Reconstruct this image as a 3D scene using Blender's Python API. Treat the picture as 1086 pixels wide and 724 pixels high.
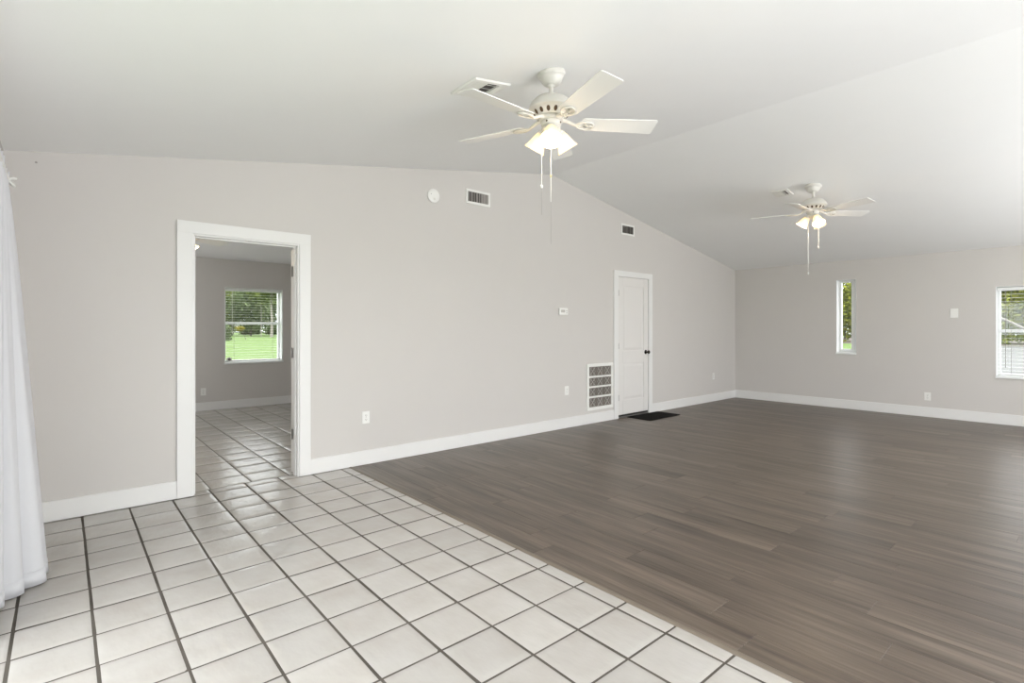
import bpy, bmesh, math, random
from mathutils import Vector, Matrix
random.seed(7)
for o in list(bpy.data.objects): bpy.data.objects.remove(o, do_unlink=True)
SC = bpy.context.scene
COL = SC.collection
PI = math.pi
R = math.radians

# ------------------------------------------------------------------ camera
CAM = Vector((-0.3696, -4.7348, 1.3109)); YAW = 0.7131; FPX = 550.69
cam = bpy.data.objects.new('camera', bpy.data.cameras.new('camera')); COL.objects.link(cam)
cam.location = CAM; cam.rotation_euler = (PI/2, 0, -YAW)
cam.data.sensor_fit = 'HORIZONTAL'; cam.data.sensor_width = 36.0
cam.data.lens = FPX/1086*36.0
cam.data.shift_y = -(362-348.73)/1086
cam.data.clip_start = 0.05; cam.data.clip_end = 600
SC.camera = cam

# ------------------------------------------------------------------ world, sun, daylight, added fill, exposure
W = bpy.data.worlds.new('world'); SC.world = W; W.use_nodes = True
nt = W.node_tree; bg = nt.nodes['Background']
# bright overcast sky: a little brighter overhead than at the horizon
wtc = nt.nodes.new('ShaderNodeTexCoord'); wsx = nt.nodes.new('ShaderNodeSeparateXYZ'); wr = nt.nodes.new('ShaderNodeValToRGB')
nt.links.new(wtc.outputs['Generated'], wsx.inputs[0]); nt.links.new(wsx.outputs['Z'], wr.inputs[0]); nt.links.new(wr.outputs[0], bg.inputs['Color'])
wr.color_ramp.elements[0].color = (.62, .64, .66, 1); wr.color_ramp.elements[1].color = (1, 1, 1, 1)
bg.inputs['Strength'].default_value = 6.0
def lamp(name, kind, loc, rot, energy, color=(1, 1, 1), **kw):
    d = bpy.data.lights.new(name, kind); d.energy = energy; d.color = color
    for k, v in kw.items(): setattr(d, k, v)
    o = bpy.data.objects.new(name, d); COL.objects.link(o); o.location = loc; o.rotation_euler = rot
    return o
lamp('sun', 'SUN', (0, -20, 30), (R(35), 0, R(-12)), 3.0, (1.0, 0.96, 0.9), angle=R(3))
# slider daylight beside the camera, and unseen fill panels added for brightness
lamp('fill_rear_left', 'AREA', (1.6, -6.85, 1.15), (R(128), 0, 0), 135, (0.97, 0.985, 1.0), shape='RECTANGLE', size=3.2, size_y=2.0)  # added fill panel inside the rear wall, tilted up to brighten the ceiling
lamp('fill_rear_right', 'AREA', (6.6, -6.85, 1.35), (R(122), 0, 0), 118, (0.97, 0.985, 1.0), shape='RECTANGLE', size=3.2, size_y=1.4)  # second added fill panel, aimed upward for the right ceiling slope
lamp('daylight_slider', 'AREA', (-0.70, -2.9, 1.1), (R(105), 0, R(-90)), 8, (0.97, 0.985, 1.0), shape='RECTANGLE', size=2.2, size_y=1.9)
lamp('fill_side_room', 'AREA', (-1.5, 2.6, 1.4), (R(138), 0, R(-90)), 58, (0.97, 0.985, 1.0), shape='RECTANGLE', size=1.6, size_y=1.2)  # added fill inside the room beyond; no window stands behind it
SC.view_settings.view_transform = 'Standard'; SC.view_settings.look = 'None'
SC.view_settings.gamma = 1.0; SC.view_settings.exposure = 0.0; SC.view_settings.use_curve_mapping = False

# ------------------------------------------------------------------ materials
def srgb(r, g, b):
    f = lambda c: (c/255/12.92 if c/255 <= 0.04045 else ((c/255+0.055)/1.055)**2.4)
    return (f(r), f(g), f(b), 1)
def mat(name, col, rough=0.5, metal=0.0, spec=0.5, noise=0.0, nscale=8.0, bump=0.0, bscale=60.0):
    m = bpy.data.materials.new(name); m.use_nodes = True
    n = m.node_tree.nodes; l = m.node_tree.links; p = n['Principled BSDF']
    p.inputs['Base Color'].default_value = col; p.inputs['Roughness'].default_value = rough
    p.inputs['Metallic'].default_value = metal; p.inputs['Specular IOR Level'].default_value = spec
    tc = n.new('ShaderNodeTexCoord')
    if noise > 0:
        t = n.new('ShaderNodeTexNoise'); t.inputs['Scale'].default_value = nscale; t.inputs['Detail'].default_value = 4
        l.new(tc.outputs['Object'], t.inputs['Vector'])
        mx = n.new('ShaderNodeMix'); mx.data_type = 'RGBA'
        mx.inputs[6].default_value = tuple(c*(1-noise) for c in col[:3])+(1,)
        mx.inputs[7].default_value = tuple(min(1, c*(1+noise)) for c in col[:3])+(1,)
        l.new(t.outputs['Fac'], mx.inputs[0]); l.new(mx.outputs[2], p.inputs['Base Color'])
    if bump > 0:
        t = n.new('ShaderNodeTexNoise'); t.inputs['Scale'].default_value = bscale; t.inputs['Detail'].default_value = 3
        l.new(tc.outputs['Object'], t.inputs['Vector'])
        b = n.new('ShaderNodeBump'); b.inputs['Strength'].default_value = bump; b.inputs['Distance'].default_value = 0.002
        l.new(t.outputs['Fac'], b.inputs['Height']); l.new(b.outputs[0], p.inputs['Normal'])
    return m
M = {}
M['wall'] = mat('greige_wall_paint', srgb(205, 201, 197), 0.75, spec=0.25, noise=0.012, nscale=3, bump=0.12, bscale=180)
M['ceiling'] = mat('white_ceiling_paint', srgb(240, 240, 239), 0.85, spec=0.2, noise=0.01, nscale=3, bump=0.15, bscale=140)
M['trim'] = mat('white_trim_paint', srgb(228, 227, 225), 0.4, spec=0.4, noise=0.008)
M['door'] = mat('white_door_paint', srgb(222, 219, 216), 0.4, spec=0.4, noise=0.008)
M['plastic'] = mat('white_plastic', srgb(234, 233, 229), 0.35, noise=0.01)
M['vinyl'] = mat('white_vinyl', srgb(236, 237, 236), 0.35, noise=0.01)
M['fan'] = mat('white_enamel', srgb(218, 215, 208), 0.35, noise=0.01)
M['blade'] = mat('white_fan_blade', srgb(232, 231, 228), 0.38, noise=0.012, nscale=4)
M['dark'] = mat('dark_void', srgb(38, 34, 32), 0.8, noise=0.1)
M['slotdark'] = mat('brown_slot', srgb(84, 64, 44), 0.7, noise=0.1)
M['grey'] = mat('grey_louvre', srgb(150, 145, 140), 0.5, noise=0.05, nscale=20)
M['duct'] = mat('duct_grey', srgb(92, 88, 84), 0.7, noise=0.1, nscale=20)
M['filter'] = mat('grey_filter_mesh', srgb(112, 106, 100), 0.9, noise=0.12, nscale=60)
M['wire'] = mat('filter_wire', srgb(186, 182, 176), 0.4, noise=0.05)
M['bronze'] = mat('dark_bronze', srgb(62, 54, 50), 0.25, metal=0.9, noise=0.08)
M['nickel'] = mat('satin_nickel', srgb(150, 148, 145), 0.35, metal=0.8, noise=0.05)
M['brass'] = mat('pale_brass', srgb(214, 200, 150), 0.3, metal=0.6, noise=0.05)
M['rubber'] = mat('black_mat_fibre', srgb(24, 22, 21), 0.95, spec=0.1, noise=0.3, nscale=120, bump=0.6, bscale=400)
M['slotgrey'] = mat('outlet_slot', srgb(120, 116, 110), 0.6, noise=0.05)
M['grout'] = mat('dark_grout', srgb(88, 83, 77), 0.9, spec=0.2, noise=0.6, nscale=5, bump=0.5, bscale=90)
M['moulding'] = mat('taupe_transition', srgb(118, 108, 96), 0.45, noise=0.08, nscale=12)
M['soil'] = mat('mulch', (.050, .032, .021, 1), 0.95, noise=0.3, nscale=1.5)
M['curb'] = mat('pale_concrete', (.12, .11, .092, 1), 0.9, noise=0.06, nscale=2)
M['drive'] = mat('grey_driveway', (.080, .079, .081, 1), 0.9, noise=0.06, nscale=0.6)
M['lawn'] = mat('green_lawn', (.092, .142, .042, 1), 0.95, spec=0.1, noise=0.16, nscale=0.35, bump=0.5, bscale=4)
M['bark'] = mat('grey_bark', (.07, .06, .045, 1), 0.9, noise=0.2, nscale=3)
M['pale_bark'] = mat('pale_bark', (.20, .185, .16, 1), 0.8, noise=0.1, nscale=3)

def foliage(name, c1, c2):
    m = bpy.data.materials.new(name); m.use_nodes = True
    n = m.node_tree.nodes; l = m.node_tree.links; p = n['Principled BSDF']; out = n['Material Output']
    g = n.new('ShaderNodeNewGeometry'); r = n.new('ShaderNodeValToRGB')
    r.color_ramp.elements[0].color = c1; r.color_ramp.elements[1].color = c2
    l.new(g.outputs['Random Per Island'], r.inputs[0]); l.new(r.outputs[0], p.inputs['Base Color'])
    p.inputs['Roughness'].default_value = 0.6; p.inputs['Specular IOR Level'].default_value = 0.2
    t = n.new('ShaderNodeBsdfTranslucent'); l.new(r.outputs[0], t.inputs[0])
    mx = n.new('ShaderNodeMixShader'); mx.inputs[0].default_value = 0.35
    l.new(p.outputs[0], mx.inputs[1]); l.new(t.outputs[0], mx.inputs[2]); l.new(mx.outputs[0], out.inputs[0])
    return m
M['leaf_dark'] = foliage('dark_leaves', (.045, .066, .030, 1), (.20, .25, .12, 1))
M['leaf_mid'] = foliage('mid_leaves', (.045, .070, .018, 1), (.20, .235, .065, 1))
M['leaf_bright'] = foliage('bright_leaves', (.065, .10, .014, 1), (.36, .38, .05, 1))
M['leaf_yellow'] = foliage('yellow_leaves', (.18, .16, .02, 1), (.30, .27, .05, 1))

def tile_mat():
    m = bpy.data.materials.new('glazed_floor_tile'); m.use_nodes = True
    n = m.node_tree.nodes; l = m.node_tree.links; p = n['Principled BSDF']
    tc = n.new('ShaderNodeTexCoord'); g = n.new('ShaderNodeNewGeometry')
    t = n.new('ShaderNodeTexNoise'); t.noise_dimensions = '4D'; t.inputs['Scale'].default_value = 5; t.inputs['Detail'].default_value = 5
    l.new(tc.outputs['Object'], t.inputs['Vector'])
    mm = n.new('ShaderNodeMath'); mm.operation = 'MULTIPLY'; mm.inputs[1].default_value = 40
    l.new(g.outputs['Random Per Island'], mm.inputs[0]); l.new(mm.outputs[0], t.inputs['W'])
    r = n.new('ShaderNodeValToRGB'); r.color_ramp.elements[0].position = 0.3; r.color_ramp.elements[1].position = 0.72
    r.color_ramp.elements[0].color = srgb(178, 173, 167); r.color_ramp.elements[1].color = srgb(188, 185, 181)
    l.new(t.outputs['Fac'], r.inputs[0])
    h = n.new('ShaderNodeHueSaturation')
    mr = n.new('ShaderNodeMapRange'); mr.inputs[3].default_value = 0.93; mr.inputs[4].default_value = 1.05
    l.new(g.outputs['Random Per Island'], mr.inputs[0]); l.new(mr.outputs[0], h.inputs['Value'])
    l.new(r.outputs[0], h.inputs['Color']); l.new(h.outputs[0], p.inputs['Base Color'])
    p.inputs['Roughness'].default_value = 0.22; p.inputs['Specular IOR Level'].default_value = 0.5
    t2 = n.new('ShaderNodeTexNoise'); t2.inputs['Scale'].default_value = 26; t2.inputs['Detail'].default_value = 2
    mp = n.new('ShaderNodeMapping'); mp.inputs['Scale'].default_value = (1.0, 0.45, 1); mp.inputs['Rotation'].default_value = (0, 0, 0.5)
    l.new(tc.outputs['Object'], mp.inputs[0]); l.new(mp.outputs[0], t2.inputs['Vector'])
    b = n.new('ShaderNodeBump'); b.inputs['Strength'].default_value = 0.35; b.inputs['Distance'].default_value = 0.006
    l.new(t2.outputs['Fac'], b.inputs['Height']); l.new(b.outputs[0], p.inputs['Normal'])
    return m
M['tile'] = tile_mat()

def wood_mat():
    m = bpy.data.materials.new('grey_brown_plank'); m.use_nodes = True
    n = m.node_tree.nodes; l = m.node_tree.links; p = n['Principled BSDF']
    tc = n.new('ShaderNodeTexCoord'); g = n.new('ShaderNodeNewGeometry')
    mm = n.new('ShaderNodeMath'); mm.operation = 'MULTIPLY'; mm.inputs[1].default_value = 60
    l.new(g.outputs['Random Per Island'], mm.inputs[0])
    def nz(scale, vec, detail):
        mp = n.new('ShaderNodeMapping'); mp.inputs['Scale'].default_value = vec
        t = n.new('ShaderNodeTexNoise'); t.noise_dimensions = '4D'; t.inputs['Scale'].default_value = scale; t.inputs['Detail'].default_value = detail
        t.inputs['Roughness'].default_value = 0.62
        l.new(tc.outputs['Object'], mp.inputs[0]); l.new(mp.outputs[0], t.inputs['Vector']); l.new(mm.outputs[0], t.inputs['W'])
        return t.outputs['Fac']
    a = nz(1.0, (9, 0.75, 1), 4); b = nz(1.0, (60, 2.2, 1), 5)
    mx = n.new('ShaderNodeMix'); mx.data_type = 'FLOAT'; mx.inputs[0].default_value = 0.42
    l.new(a, mx.inputs[2]); l.new(b, mx.inputs[3])
    r = n.new('ShaderNodeValToRGB'); e = r.color_ramp.elements
    e[0].position = 0.33; e[0].color = srgb(56, 47, 41); e[1].position = 0.69; e[1].color = srgb(130, 117, 105)
    k = e.new(0.5); k.color = srgb(94, 83, 73)
    l.new(mx.outputs[0], r.inputs[0])
    h = n.new('ShaderNodeHueSaturation'); mr = n.new('ShaderNodeMapRange'); mr.inputs[3].default_value = 0.88; mr.inputs[4].default_value = 1.1
    l.new(g.outputs['Random Per Island'], mr.inputs[0]); l.new(mr.outputs[0], h.inputs['Value']); l.new(r.outputs[0], h.inputs['Color'])
    l.new(h.outputs[0], p.inputs['Base Color'])
    p.inputs['Roughness'].default_value = 0.36; p.inputs['Specular IOR Level'].default_value = 0.5
    bp = n.new('ShaderNodeBump'); bp.inputs['Strength'].default_value = 0.15; bp.inputs['Distance'].default_value = 0.001
    l.new(b, bp.inputs['Height']); l.new(bp.outputs[0], p.inputs['Normal'])
    return m
M['wood'] = wood_mat()

def glass_mat():
    m = bpy.data.materials.new('window_glass'); m.use_nodes = True
    n = m.node_tree.nodes; l = m.node_tree.links; n.remove(n['Principled BSDF'])
    t = n.new('ShaderNodeBsdfTransparent'); t.inputs[0].default_value = (0.97, 0.98, 0.98, 1)
    gl = n.new('ShaderNodeBsdfGlossy'); gl.inputs['Roughness'].default_value = 0.02
    mx = n.new('ShaderNodeMixShader'); mx.inputs[0].default_value = 0.05
    l.new(t.outputs[0], mx.inputs[1]); l.new(gl.outputs[0], mx.inputs[2]); l.new(mx.outputs[0], n['Material Output'].inputs[0])
    return m
M['glass'] = glass_mat()
def shade_mat():
    m = bpy.data.materials.new('lit_frosted_glass'); m.use_nodes = True
    n = m.node_tree.nodes; l = m.node_tree.links; p = n['Principled BSDF']
    p.inputs['Base Color'].default_value = srgb(232, 218, 190); p.inputs['Roughness'].default_value = 0.4
    p.inputs['Emission Color'].default_value = (1.0, 0.78, 0.48, 1); p.inputs['Emission Strength'].default_value = 0.55
    t = n.new('ShaderNodeBsdfTransparent'); t.inputs[0].default_value = (1, 0.95, 0.86, 1)
    mx = n.new('ShaderNodeMixShader'); mx.inputs[0].default_value = 0.3
    l.new(p.outputs[0], mx.inputs[1]); l.new(t.outputs[0], mx.inputs[2]); l.new(mx.outputs[0], n['Material Output'].inputs[0])
    return m
M['shade'] = shade_mat()
def bulb_mat():
    m = mat('lit_bulb', srgb(255, 246, 230), 0.4); p = m.node_tree.nodes['Principled BSDF']
    p.inputs['Emission Color'].default_value = (1.0, 0.86, 0.66, 1); p.inputs['Emission Strength'].default_value = 8
    return m
M['bulb'] = bulb_mat()
def sheer_mat():
    m = bpy.data.materials.new('white_curtain_cloth'); m.use_nodes = True
    n = m.node_tree.nodes; l = m.node_tree.links; p = n['Principled BSDF']
    p.inputs['Base Color'].default_value = srgb(240, 240, 242); p.inputs['Roughness'].default_value = 0.9; p.inputs['Specular IOR Level'].default_value = 0.1
    tc = n.new('ShaderNodeTexCoord'); w = n.new('ShaderNodeTexNoise'); w.inputs['Scale'].default_value = 220
    l.new(tc.outputs['Object'], w.inputs['Vector'])
    b = n.new('ShaderNodeBump'); b.inputs['Strength'].default_value = 0.1; b.inputs['Distance'].default_value = 0.001
    l.new(w.outputs['Fac'], b.inputs['Height']); l.new(b.outputs[0], p.inputs['Normal'])
    t = n.new('ShaderNodeBsdfTranslucent'); t.inputs[0].default_value = srgb(240, 240, 244)
    mx = n.new('ShaderNodeMixShader'); mx.inputs[0].default_value = 0.4
    l.new(p.outputs[0], mx.inputs[1]); l.new(t.outputs[0], mx.inputs[2]); l.new(mx.outputs[0], n['Material Output'].inputs[0])
    return m
M['cloth'] = sheer_mat()

# ------------------------------------------------------------------ builders
class MB:
    """collects shapes into one mesh"""
    def __init__(s): s.bm = bmesh.new()
    def box(s, x0, x1, y0, y1, z0, z1, mtx=None):
        v = [s.bm.verts.new((x, y, z)) for x in (x0, x1) for y in (y0, y1) for z in (z0, z1)]
        for f in ((0, 1, 3, 2), (4, 6, 7, 5), (0, 4, 5, 1), (2, 3, 7, 6), (0, 2, 6, 4), (1, 5, 7, 3)):
            s.bm.faces.new([v[i] for i in f])
        if mtx: bmesh.ops.transform(s.bm, matrix=mtx, verts=v)
        return s
    def prism(s, pts, axis, a, b, mtx=None):
        """polygon pts in the plane across axis, extruded from a to b"""
        def P(p, t): return {'x': (t, p[0], p[1]), 'y': (p[0], t, p[1]), 'z': (p[0], p[1], t)}[axis]
        va = [s.bm.verts.new(P(p, a)) for p in pts]; vb = [s.bm.verts.new(P(p, b)) for p in pts]
        s.bm.faces.new(va); s.bm.faces.new(vb[::-1]); n = len(pts)
        for i in range(n): s.bm.faces.new((va[i], vb[i], vb[(i+1) % n], va[(i+1) % n]))
        if mtx: bmesh.ops.transform(s.bm, matrix=mtx, verts=va+vb)
        return s
    def lathe(s, prof, n=32, mtx=None, cap=True):
        rings = []
        for r, z in prof:
            rings.append([s.bm.verts.new((max(r, 1e-5)*math.cos(2*PI*i/n), max(r, 1e-5)*math.sin(2*PI*i/n), z)) for i in range(n)])
        for a, b in zip(rings, rings[1:]):
            for i in range(n): s.bm.faces.new((a[i], a[(i+1) % n], b[(i+1) % n], b[i]))
        if cap: s.bm.faces.new(rings[0]); s.bm.faces.new(rings[-1][::-1])
        if mtx: bmesh.ops.transform(s.bm, matrix=mtx, verts=[v for g in rings for v in g])
        return s
    def tube(s, path, r, n=8, closed=False):
        path = [Vector(p) for p in path]; rings = []; m = len(path)
        rad = r if isinstance(r, (list, tuple)) else [r]*m
        up = Vector((0, 0, 1)); prev = None
        for i, p in enumerate(path):
            if closed: t = path[(i+1) % m]-path[i-1]
            else: t = path[min(i+1, m-1)]-path[max(i-1, 0)]
            t.normalize()
            if prev is None:
                a = up if abs(t.dot(up)) < 0.9 else Vector((1, 0, 0)); u = t.cross(a).normalized()
            else: u = (prev-t*prev.dot(t)).normalized()
            prev = u; w = t.cross(u)
            rings.append([s.bm.verts.new(p+(u*math.cos(2*PI*k/n)+w*math.sin(2*PI*k/n))*rad[i]) for k in range(n)])
        for i in range(m if closed else m-1):
            a, b = rings[i], rings[(i+1) % m]
            for k in range(n): s.bm.faces.new((a[k], a[(k+1) % n], b[(k+1) % n], b[k]))
        if not closed: s.bm.faces.new(rings[0][::-1]); s.bm.faces.new(rings[-1])
        return s
    def ball(s, c, r, sx=1, sy=1, sz=1, n=16):
        bmesh.ops.create_uvsphere(s.bm, u_segments=n, v_segments=max(8, n//2), radius=1,
                                  matrix=Matrix.Translation(c) @ Matrix.Diagonal((r*sx, r*sy, r*sz, 1)))
        return s
    def leaves(s, c, rad, n, size, rng, fill=0.55):
        c = Vector(c)
        for _ in range(n):
            d = Vector((rng.gauss(0, 1), rng.gauss(0, 1), rng.gauss(0, 1))).normalized()
            k = (fill+(1-fill)*rng.random())*(1+0.16*math.sin(5*d.x+3*d.z)*math.cos(4*d.y))
            p = c+Vector((d.x*rad[0], d.y*rad[1], d.z*rad[2]))*k
            u = Vector((rng.gauss(0, 1), rng.gauss(0, 1), rng.gauss(0, .6))).normalized()
            w = u.cross(Vector((rng.gauss(0, 1), rng.gauss(0, 1), rng.gauss(0, 1)))).normalized()
            a = size*(0.6+0.8*rng.random()); b = a*0.5
            vs = [s.bm.verts.new(p+q) for q in (-u*a, w*b-u*a*.1, u*a, -w*b-u*a*.1)]
            s.bm.faces.new(vs)
        return s
    def build(s, name, m, parent=None, bevel=0.0, smooth=False, loc=None, segs=2):
        bmesh.ops.recalc_face_normals(s.bm, faces=s.bm.faces)
        me = bpy.data.meshes.new(name); s.bm.to_mesh(me); s.bm.free()
        me.materials.append(m)
        o = bpy.data.objects.new(name, me); COL.objects.link(o)
        if parent: o.parent = parent
        if loc: o.location = loc
        if smooth:
            for p in me.polygons: p.use_smooth = True
            me.set_sharp_from_angle(angle=R(40))
        if bevel:
            b = o.modifiers.new('bevel', 'BEVEL'); b.width = bevel; b.segments = segs; b.limit_method = 'ANGLE'; b.angle_limit = R(35)
        return o
def tag(o, label, cat=None, group=None, kind=None):
    o['label'] = label
    if cat: o['category'] = cat
    if group: o['group'] = group
    if kind: o['kind'] = kind
    return o
def empty(name, loc=(0, 0, 0), rot=(0, 0, 0)):
    o = bpy.data.objects.new(name, None); COL.objects.link(o); o.location = loc; o.rotation_euler = rot
    o.empty_display_size = 0.1
    return o
def structure(o, label, cat): return tag(o, label, cat, kind='structure')
def copy_tree(o, parent=None):
    c = o.copy(); COL.objects.link(c)
    if parent: c.parent = parent; c.matrix_parent_inverse = o.matrix_parent_inverse.copy()
    for ch in list(o.children): copy_tree(ch, c)
    return c
def at(u, depth, z=None, v=None):
    """a point of the place seen in column u at a given depth"""
    a = (u-543)/FPX; d = Vector((math.sin(YAW)+a*math.cos(YAW), math.cos(YAW)-a*math.sin(YAW), 0))
    p = CAM+d*depth
    p.z = z if z is not None else CAM.z-(v-348.73)/FPX*depth
    return p

# ------------------------------------------------------------------ the shell
XL, XF, YR = -0.663, 9.3895, -7.0           # left wall, far wall, rear wall
RX, RZ = 4.405, 3.302                        # ridge
ML, MR = 0.1628, -0.1739                     # ceiling slopes
def zl(x): return 2.477+ML*(x-XL)
def zr(x): return RZ+MR*(x-RX)
def zc(x): return zl(x) if x <= RX else zr(x)
BY = 4.79                                    # far wall of the room beyond the doorway

# gable wall with the doorway and the closet door
DX0, DX1, DZ = 0.398, 1.225, 2.065
EX0, EX1, EZ = 5.768, 6.530, 2.083
T = 0.115
w = MB()
def gable_piece(mb, x0, x1, z0, y0, y1):
    pts = [(x0, z0), (x1, z0), (x1, zc(x1)+.03)]
    if x0 < RX < x1: pts.append((RX, RZ+.03))
    pts.append((x0, zc(x0)+.03)); mb.prism(pts, 'y', y0, y1)
gable_piece(w, XL-.2, DX0, -.1, 0, T); gable_piece(w, DX0, DX1, DZ, 0, T); gable_piece(w, DX1, EX0, -.1, 0, T)
gable_piece(w, EX0, EX1, EZ, 0, T); gable_piece(w, EX1, XF+.2, -.1, 0, T)
structure(w.build('wall_back', M['wall']), 'long greige gable wall with the open doorway and white closet door', 'wall')
# far wall
SY0, SY1, SZ0, SZ1 = -2.009, -1.723, 0.916, 2.125
VY0, VY1, VZ0, VZ1 = -4.60, -3.68, 0.655, 1.894
w = MB(); X0, X1 = XF, XF+.2
for y0, y1, z0, z1 in ((SY1, T, -.1, 2.5), (SY0, SY1, -.1, SZ0), (SY0, SY1, SZ1, 2.5), (VY1, SY0, -.1, 2.5),
                       (VY0, VY1, -.1, VZ0), (VY0, VY1, VZ1, 2.5), (YR-.2, VY0, -.1, 2.5)):
    w.box(X0, X1, y0, y1, z0, z1)
structure(w.build('wall_right', M['wall']), 'far greige wall with the slit window and blank plate', 'wall')
w = MB(); X0, X1 = XL-.2, XL
for y0, y1, z0, z1 in ((-1.7, T, -.1, 2.5), (-4.1, -1.7, 2.08, 2.5), (YR-.2, -4.1, -.1, 2.5)): w.box(X0, X1, y0, y1, z0, z1)
structure(w.build('wall_left', M['wall']), 'greige side wall behind the white curtain', 'wall')
w = MB()
gable_piece(w, XL-.2, 0, -.1, YR-.2, YR); gable_piece(w, 0, 3.2, 2.12, YR-.2, YR); gable_piece(w, 3.2, 5.0, -.1, YR-.2, YR)
gable_piece(w, 5.0, 8.2, 2.08, YR-.2, YR); w.box(5.0, 8.2, YR-.2, YR, -.1, .6); gable_piece(w, 8.2, XF+.2, -.1, YR-.2, YR)
structure(w.build('wall_front', M['wall']), 'greige rear gable wall behind the viewer with added patio glass', 'wall')
# sloped ceiling
w = MB()
xa, xb = XL-.5, XF+.6
w.prism([(xa, zl(xa)), (RX, RZ), (xb, zr(xb)), (xb, zr(xb)+.2), (RX, RZ+.2), (xa, zl(xa)+.2)], 'y', YR-.4, T)
structure(w.build('ceiling', M['ceiling']), 'white vaulted ceiling with a soft ridge', 'ceiling')
# room beyond the doorway
BX0, BX1 = -1.6, 3.6
w = MB(); bw = (1.640, 2.545, 0.752, 1.995)
for x0, x1, z0, z1 in ((BX0-.2, bw[0], -.1, 2.5), (bw[1], BX1+.2, -.1, 2.5), (bw[0], bw[1], -.1, bw[2]), (bw[0], bw[1], bw[3], 2.5)):
    w.box(x0, x1, BY, BY+.2, z0, z1)
structure(w.build('wall_beyond', M['wall']), 'greige wall with the blinded window seen through the doorway', 'wall')
w = MB(); w.box(BX0-.2, BX0, T, BY, -.1, 2.5)
structure(w.build('wall_beyond_left', M['wall']), 'left wall of the room beyond the doorway', 'wall')
w = MB(); w.box(BX1, BX1+.2, T, BY, -.1, 2.5)
structure(w.build('wall_beyond_right', M['wall']), 'right wall of the room beyond the doorway', 'wall')
w = MB(); w.box(BX0-.2, BX1+.2, T, BY+.2, 2.456, 2.6)
structure(w.build('ceiling', M['ceiling']), 'flat white ceiling of the room beyond the doorway', 'ceiling')

# ------------------------------------------------------------------ floors
S, SYP = 0.2667, 0.2658
YT = -1.6112
def tile_field(xs, ys, xlim, ylim, gap, rng, gx=None):
    gx = gx or gap
    verts, faces = [], []
    N = 6
    prof = [0.0, 0.035, 0.12, 0.5, 0.88, 0.965, 1.0]
    zed = [-0.0035, -0.0012, -0.0002, 0.0, -0.0002, -0.0012, -0.0035]
    for x0, x1 in zip(xs, xs[1:]):
        for y0, y1 in zip(ys, ys[1:]):
            a0, a1 = max(x0+gx/2, xlim[0]), min(x1-gx/2, xlim[1]); b0, b1 = max(y0+gap/2, ylim[0]), min(y1-gap/2, ylim[1])
            if a1-a0 < .015 or b1-b0 < .015: continue
            j = lambda: rng.uniform(-.0012, .0012)
            c = [(a0+j(), b0+j()), (a1+j(), b0+j()), (a1+j(), b1+j()), (a0+j(), b1+j())]
            tz = rng.uniform(-.0004, .0004); tx = rng.uniform(-.0012, .0012); ty = rng.uniform(-.0012, .0012)
            base = len(verts)
            for i, s in enumerate(prof):
                for k, t in enumerate(prof):
                    px = (c[0][0]*(1-s)+c[1][0]*s)*(1-t)+(c[3][0]*(1-s)+c[2][0]*s)*t
                    py = (c[0][1]*(1-t)+c[3][1]*t)*(1-s)+(c[1][1]*(1-t)+c[2][1]*t)*s
                    verts.append((px, py, min(zed[i], zed[k])+tz+tx*(s-.5)+ty*(t-.5)))
            for i in range(N):
                for k in range(N):
                    q = base+i*(N+1)+k
                    faces.append((q, q+N+1, q+N+2, q+1))
    me = bpy.data.meshes.new('floor'); me.from_pydata(verts, [], faces); me.update()
    for p in me.polygons: p.use_smooth = True
    return me
rng = random.Random(3)
xs = [i*S for i in range(-3, 7)]+[1.690]; ys = [YT-j*SYP for j in range(21, -7, -1)]+[0.104]
me = tile_field(xs, ys, (XL, 1.681), (YR, 0.100), 0.0095, rng, .0125); me.materials.append(M['tile'])
fl = bpy.data.objects.new('floor', me); COL.objects.link(fl)
structure(fl, 'pale square tiles with dark grout covering the near left floor', 'floor')
g = MB(); g.box(XL-.2, 1.70, YR-.2, 0.102, -.1, -.0042); o = g.build('grout_bed', M['grout'], fl)
xs = [0.548+.31*k for k in range(-7, 11)]; ys = [0.104]+[.08+.31*k for k in range(1, 17)]
me = tile_field(xs, ys, (BX0, BX1), (0.106, BY), 0.008, rng); me.materials.append(M['tile'])
fl = bpy.data.objects.new('floor', me); COL.objects.link(fl)
structure(fl, 'pale square floor tiles of the room beyond the doorway', 'floor')
g = MB(); g.box(BX0-.2, BX1+.2, 0.102, BY+.2, -.1, -.0042); g.build('grout_bed', M['grout'], fl)
# planks, running away from the gable wall
verts, faces = [], []
pw, pl = 0.181, 1.22
x = 1.705
while x < XF+.05:
    y = YR-random.random()*pl
    while y < 0.12:
        a0, a1, b0, b1 = x, min(x+pw, XF+.1), max(y, YR-.1), min(y+pl, .115)
        if b1-b0 > .02 and a1-a0 > .01:
            e = .0016; q = len(verts)
            for (dx, z) in ((0.0003, -.0011), (e, 0)):
                verts += [(a0+dx, b0+dx, z), (a1-dx, b0+dx, z), (a1-dx, b1-dx, z), (a0+dx, b1-dx, z)]
            faces.append((q+4, q+5, q+6, q+7))
            for i in range(4): faces.append((q+i, q+(i+1) % 4, q+4+(i+1) % 4, q+4+i))
        y += pl
    x += pw
me = bpy.data.meshes.new('floor'); me.from_pydata(verts, [], faces); me.update(); me.materials.append(M['wood'])
fl = bpy.data.objects.new('floor', me); COL.objects.link(fl)
structure(fl, 'dark grey brown wood plank floor filling the right of the room', 'floor')
g = MB(); g.box(1.70, XF+.2, YR-.2, T, -.1, -.0012); g.build('underlay', M['dark'], fl)
w = MB(); w.prism([(1.678, -.004), (1.681, .002), (1.690, .005), (1.700, .005), (1.707, .002), (1.707, -.001)], 'y', YR, 0)
structure(w.build('trim_1', M['moulding'], bevel=.001), 'thin taupe transition strip between tiles and planks', 'trim')

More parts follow.
